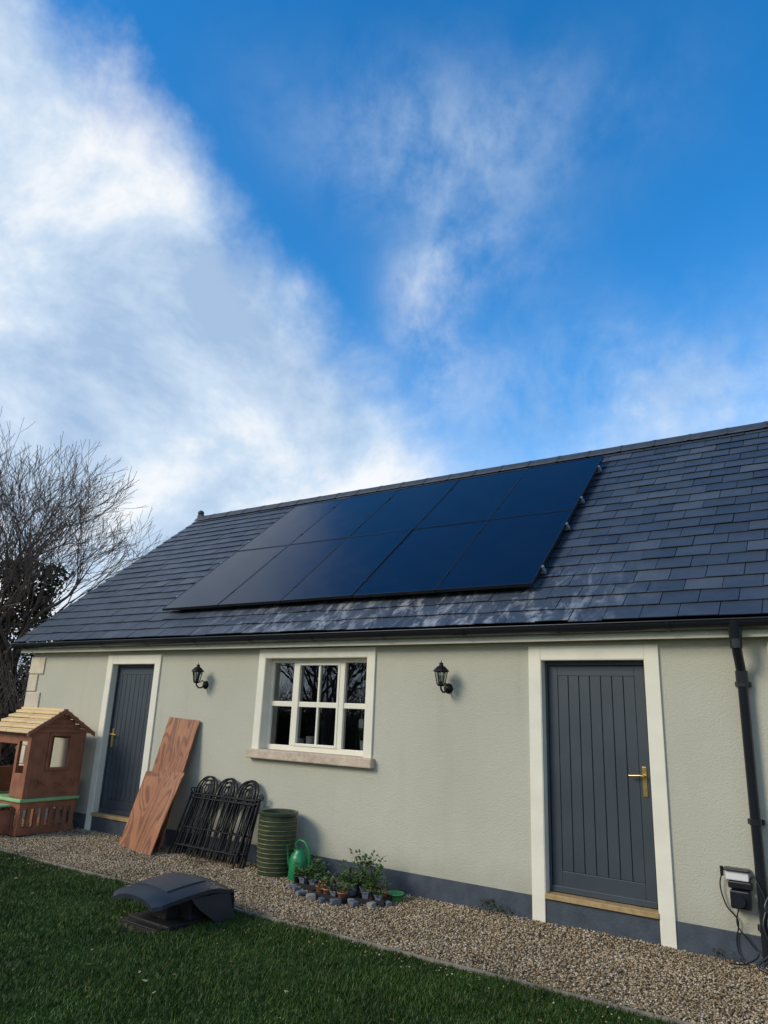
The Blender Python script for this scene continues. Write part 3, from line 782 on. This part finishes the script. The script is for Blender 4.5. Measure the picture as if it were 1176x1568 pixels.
gbox(-.24,.24,-.20,.30,0,.030); gbox(-.22,.22,.02,.30,.030,.21); gbox(-.08,.08,-.10,.02,.030,.12)
gbox(-.20,.20,-.27,-.20,0,.012)
b.obj("charging_station",M_mowerin,rmh,bevel=.012)

# ------------------------------------------------------------ outdoor socket & cables
es=empty("outdoor_socket_box")
b=B(); b.box(-1.055,-.90,6.185,6.249,.54,.60); b.obj("socket_box",M_white,es,bevel=.008)
b=B(); b.box(-1.065,-.89,6.160,6.249,.603,.622); b.tube([(-1.08,6.2,.625),(-1.08,6.2,.56)],.012)
b.box(-1.03,-.90,6.15,6.249,.36,.48); b.tube([(-.97,6.15,.42),(-.97,6.12,.42)],.045,n=20); b.box(-1.045,-.885,6.19,6.249,.485,.535); b.obj("transformer",M_black,es,bevel=.01)
b=B()
def curve(pts,n=24):
    pts=[Vector(p_) for p_ in pts]; out=[]
    P_=[pts[0]]+pts+[pts[-1]]
    for i in range(1,len(P_)-2):
        for k_ in range(n//4):
            t_=k_/(n//4); a,b_,c,d_=P_[i-1],P_[i],P_[i+1],P_[i+2]
            out.append(.5*((2*b_)+(c-a)*t_+(2*a-5*b_+4*c-d_)*t_**2+(-a+3*b_-3*c+d_)*t_**3))
    out.append(pts[-1]); return out
b.tube(curve([(-1.06,6.2,.62),(-1.10,6.21,.50),(-1.07,6.22,.36),(-1.0,6.22,.27),(-1.02,6.22,.14),(-1.0,6.2,.03),(-.95,6.1,.03)]),.005,n=6)
b.tube(curve([(-.98,6.14,.36),(-1.0,6.18,.25),(-.93,6.2,.15),(-.88,6.18,.08),(-.96,6.1,.03),(-1.05,6.05,.03)]),.005,n=6)
b.tube(curve([(-.90,6.2,.55),(-.86,6.15,.58),(-.80,6.12,.45),(-.83,6.12,.30),(-.78,6.12,.10)]),.006,n=6)
for k_ in range(5):
    b.tube(curve([(-.76+.02*k_,6.14,.48),(-.82+.03*k_,6.08,.30),(-.78+.03*k_,6.06,.15),(-.86+.03*k_,6.0,.05),(-.60,5.94,.03)]),.010,n=6)
b.tube(curve([(-.76,6.14,.5),(-.80,6.1,.40),(-.70,6.1,.33),(-.64,6.12,.42),(-.70,6.14,.52),(-.76,6.14,.5)]),.012,n=6)
b.obj("cables",M_black,es)

# ------------------------------------------------------------ trees
def tree(name,base,H,seed,mat,spread=1.0,maxd=7):
    rr=random.Random(seed); b=B()
    def grow(p,d,L,r_,dep):
        n=3 if dep<4 else 2; pts=[p]; rs=[r_]; dd=d.copy(); q=p.copy()
        for i in range(n):
            dd=(dd+Vector((rr.gauss(0,.13),rr.gauss(0,.13),rr.gauss(.05,.08)))).normalized()
            q=q+dd*L/n; pts.append(q.copy()); rs.append(max(.0045,r_*(1-.30*(i+1)/n)))
        b.tube(pts,rs,0,7 if dep<2 else (4 if dep<4 else 3),False)
        if dep>=maxd: return
        k_=rr.choice((3,3,4)) if dep<3 else (rr.choice((2,3,3)) if dep<5 else rr.choice((2,2,3)))
        for j in range(k_):
            ax=Vector((rr.uniform(-1,1),rr.uniform(-1,1),rr.uniform(-.3,.3))).cross(dd).normalized()
            an=rr.uniform(.22,.70)*spread
            nd=(Matrix.Rotation(an,3,ax)@dd); nd.z+=.06; nd.normalize()
            grow(q if j<2 else pts[-2],nd,L*rr.uniform(.66,.88),rs[-1]*rr.uniform(.66,.88),dep+1)
    for s_ in range(3):
        a=s_*2.1+rr.uniform(0,1); grow(Vector(base)+Vector((.12*math.cos(a),.12*math.sin(a),0)),Vector((.24*math.cos(a),.24*math.sin(a),1)).normalized(),H*.255,H*.015,0)
    return b.obj(name,mat,origin=base)
M_twig=simple("bare_branch_bark",(.12,.085,.066),.9,var=.3,nscale=4)
tr=tree("bare_tree",(-16.3,9.1,0),8.1,11,M_twig,1.0)
iv=B(); rr=random.Random(3)
for k_ in range(8500):
    z=rr.uniform(0,4.7); rad=(1.0-.12*z)*rr.gauss(1,.27)*(1+.3*math.sin(z*3)); a=rr.uniform(0,6.28)
    c=Vector((-16.2+rad*math.cos(a)+.2*math.sin(z*2),9.1+rad*math.sin(a),z))
    s_=rr.uniform(.03,.07); u=Vector((rr.gauss(0,1),rr.gauss(0,1),rr.gauss(0,1))).normalized()*s_; w_=u.cross(Vector((rr.gauss(0,1),rr.gauss(0,1),rr.gauss(0,1)))).normalized()*s_
    iv.add([c-u,c+w_*.7,c+u,c-w_*.7],[(0,1,2,3)])
o=iv.obj("ivy",M_ivy,origin=(-16.3,9.1,0)); o.parent=tr; o.location=(0,0,0)

hd=B()
def shrub(b,c,rx,ry,h,nl,nt):
    for k_ in range(nt):
        a=rr.uniform(0,6.28); q=Vector((c[0]+rx*.5*math.cos(a)*rr.random(),c[1]+ry*.5*math.sin(a)*rr.random(),0)); d_=Vector((math.cos(a)*.4+rr.gauss(0,.15),math.sin(a)*.4+rr.gauss(0,.15),1)).normalized()
        pts=[q]
        for j in range(4): d_=(d_+Vector((rr.gauss(0,.15),rr.gauss(0,.15),0))).normalized(); q=q+d_*h*.29*rr.uniform(.8,1.2); pts.append(q.copy())
        b.tube(pts,[.014,.011,.008,.006,.004],1,3,False)
    for k_ in range(nl):
        th=rr.uniform(0,6.28); ph_=rr.uniform(0,1)**.8; r_=rr.uniform(.5,1.02)
        lump=1+.22*math.sin(th*3+c[0])+.15*math.sin(th*7+c[1])
        p_=Vector((c[0]+rx*r_*lump*math.cos(th)*math.sqrt(1-ph_*ph_*.8),c[1]+ry*r_*lump*math.sin(th)*math.sqrt(1-ph_*ph_*.8),h*ph_*r_))
        s_=rr.uniform(.03,.065); u=Vector((rr.gauss(0,1),rr.gauss(0,1),rr.gauss(0,1))).normalized()*s_; w_=u.cross(Vector((rr.gauss(0,1),rr.gauss(0,1),rr.gauss(0,1)))).normalized()*s_
        b.add([p_-u,p_+w_*.6,p_+u,p_-w_*.6],[(0,1,2,3)],0)
for (x_,y_,h_) in ((-13.6,8.6,2.3),(-14.6,7.6,2.0),(-15.0,9.8,2.9),(-17.2,8.2,2.6),(-17.8,10,3.1),(-14.0,10.8,2.3),(-19.5,8.5,2.5),(-15.6,6.4,1.5),(-18.0,6.0,1.8),(-14.5,12.5,2.2),(-21.5,8,2.4)):
    shrub(hd,(x_,y_),1.0,.9,h_,1500,80)
hedge=hd.obj("hedge",[M_hleaf,M_twig])

for i,(x_,y_,rot_,sc) in enumerate(((-17,-9,1.0,.9),(-21,-13,2.2,1.0),(-11,-13,4.0,.9),(-26,-9,5.1,.9),(-6,-15,3.1,1.0))):
    o=D.objects.new("bare_tree",tr.data); scene.collection.objects.link(o); o.location=(x_,y_,0); o.rotation_euler=(0,0,rot_); o.scale=(sc,)*3
for (dx,dy,sc) in ((0,-22,1.1),(9,-23,1.1),(-8,-21,1.1)):  # unseen hedge copies, added behind the camera to darken the window reflections
    h2=D.objects.new("hedge",hedge.data); scene.collection.objects.link(h2); h2.location=(dx,dy,0); h2.scale=(1,1,sc)

# ------------------------------------------------------------ world
SUN_EL=30; SUN_AZ=212
wd=D.worlds.new("World"); scene.world=wd; wd.use_nodes=True; nt=wd.node_tree; bg=nt.nodes['Background']
sky=nt.nodes.new("ShaderNodeTexSky"); sky.sky_type='NISHITA'; sky.sun_disc=False; sky.sun_elevation=math.radians(SUN_EL); sky.sun_rotation=math.radians(SUN_AZ)
sky.ozone_density=2.2; sky.dust_density=.3; sky.air_density=1.0
tc=nt.nodes.new("ShaderNodeTexCoord"); dirv=tc.outputs['Generated']
sx=nt.nodes.new("ShaderNodeSeparateXYZ"); nt.links.new(dirv,sx.inputs[0])
A=lambda a,b: math_(nt,'ADD',a,b)
M=lambda a,b: math_(nt,'MULTIPLY',a,b)
S=lambda a,b: math_(nt,'SUBTRACT',a,b)
u=A(M(sx.outputs[0],.827),M(sx.outputs[1],.562)); vv=sx.outputs[2]
def mapv(v,scale,rot=(0,0,0),loc=(0,0,0)):
    mp=nt.nodes.new("ShaderNodeMapping"); mp.inputs['Scale'].default_value=scale; mp.inputs['Rotation'].default_value=rot; mp.inputs['Location'].default_value=loc
    nt.links.new(v,mp.inputs[0]); return mp.outputs[0]
n1=noise(nt,mapv(dirv,(1,1,1.2),(0,0,0),(3.1,1.7,0)),2.6,6,.60,.2)
n2=noise(nt,mapv(dirv,(1.3,1.3,1.0),(.2,.5,.6),(5,2,0)),5.5,7,.62,.15)
s_=A(u,M(vv,1.2))
left=maprange(nt,A(s_,A(M(S(n1,.5),.34),M(S(n2,.5),.22))),.585,.40)
def gauss(cu,cv,su,sv):
    a=M(S(u,cu),1/su); b=M(S(vv,cv),1/sv)
    return math_(nt,'EXPONENT',M(A(M(a,a),M(b,b)),-1.0))
g1=gauss(.07,.685,.17,.055); g2=gauss(.34,.40,.26,.085); g3=gauss(.045,.52,.05,.10); g4=gauss(.10,.60,.10,.06)
loc=math_(nt,'MINIMUM',A(A(M(g1,.70),M(g2,.85)),A(A(M(g3,.6),M(g4,.45)),.0)),1.0)
w1=M(maprange(nt,n2,.30,.70,.08,.92),loc)
hz=maprange(nt,A(vv,M(S(n1,.5),.30)),.46,.22,0,.85)
inv=lambda a: math_(nt,'SUBTRACT',1,a)
cov=inv(M(M(inv(left),inv(w1)),inv(hz)))
n3=noise(nt,mapv(dirv,(1,1,1.3),(0,0,.5),(1,8,0)),3.4,6,.62,.2)
ccol=ramp(nt,n3,[(.36,(4.0,5.5,7.7)),(.5,(6.4,7.7,9.2)),(.61,(9.6,9.8,10.0))])
hs=nt.nodes.new("ShaderNodeHueSaturation"); hs.inputs['Saturation'].default_value=1.40; hs.inputs['Value'].default_value=2.5
nt.links.new(sky.outputs[0],hs.inputs['Color'])
fin=mixc(nt,M(cov,.96),hs.outputs[0],ccol)
nt.links.new(fin,bg.inputs[0]); bg.inputs[1].default_value=.10

sun=D.lights.new("sun",'SUN'); sun.energy=2.15; sun.angle=math.radians(22); sun.color=(1,.92,.80)
so=D.objects.new("sun",sun); scene.collection.objects.link(so)
az=math.radians(SUN_AZ); el=math.radians(SUN_EL)
dirs=Vector((math.sin(az)*math.cos(el),math.cos(az)*math.cos(el),math.sin(el)))
so.rotation_euler=dirs.to_track_quat('Z','Y').to_euler()
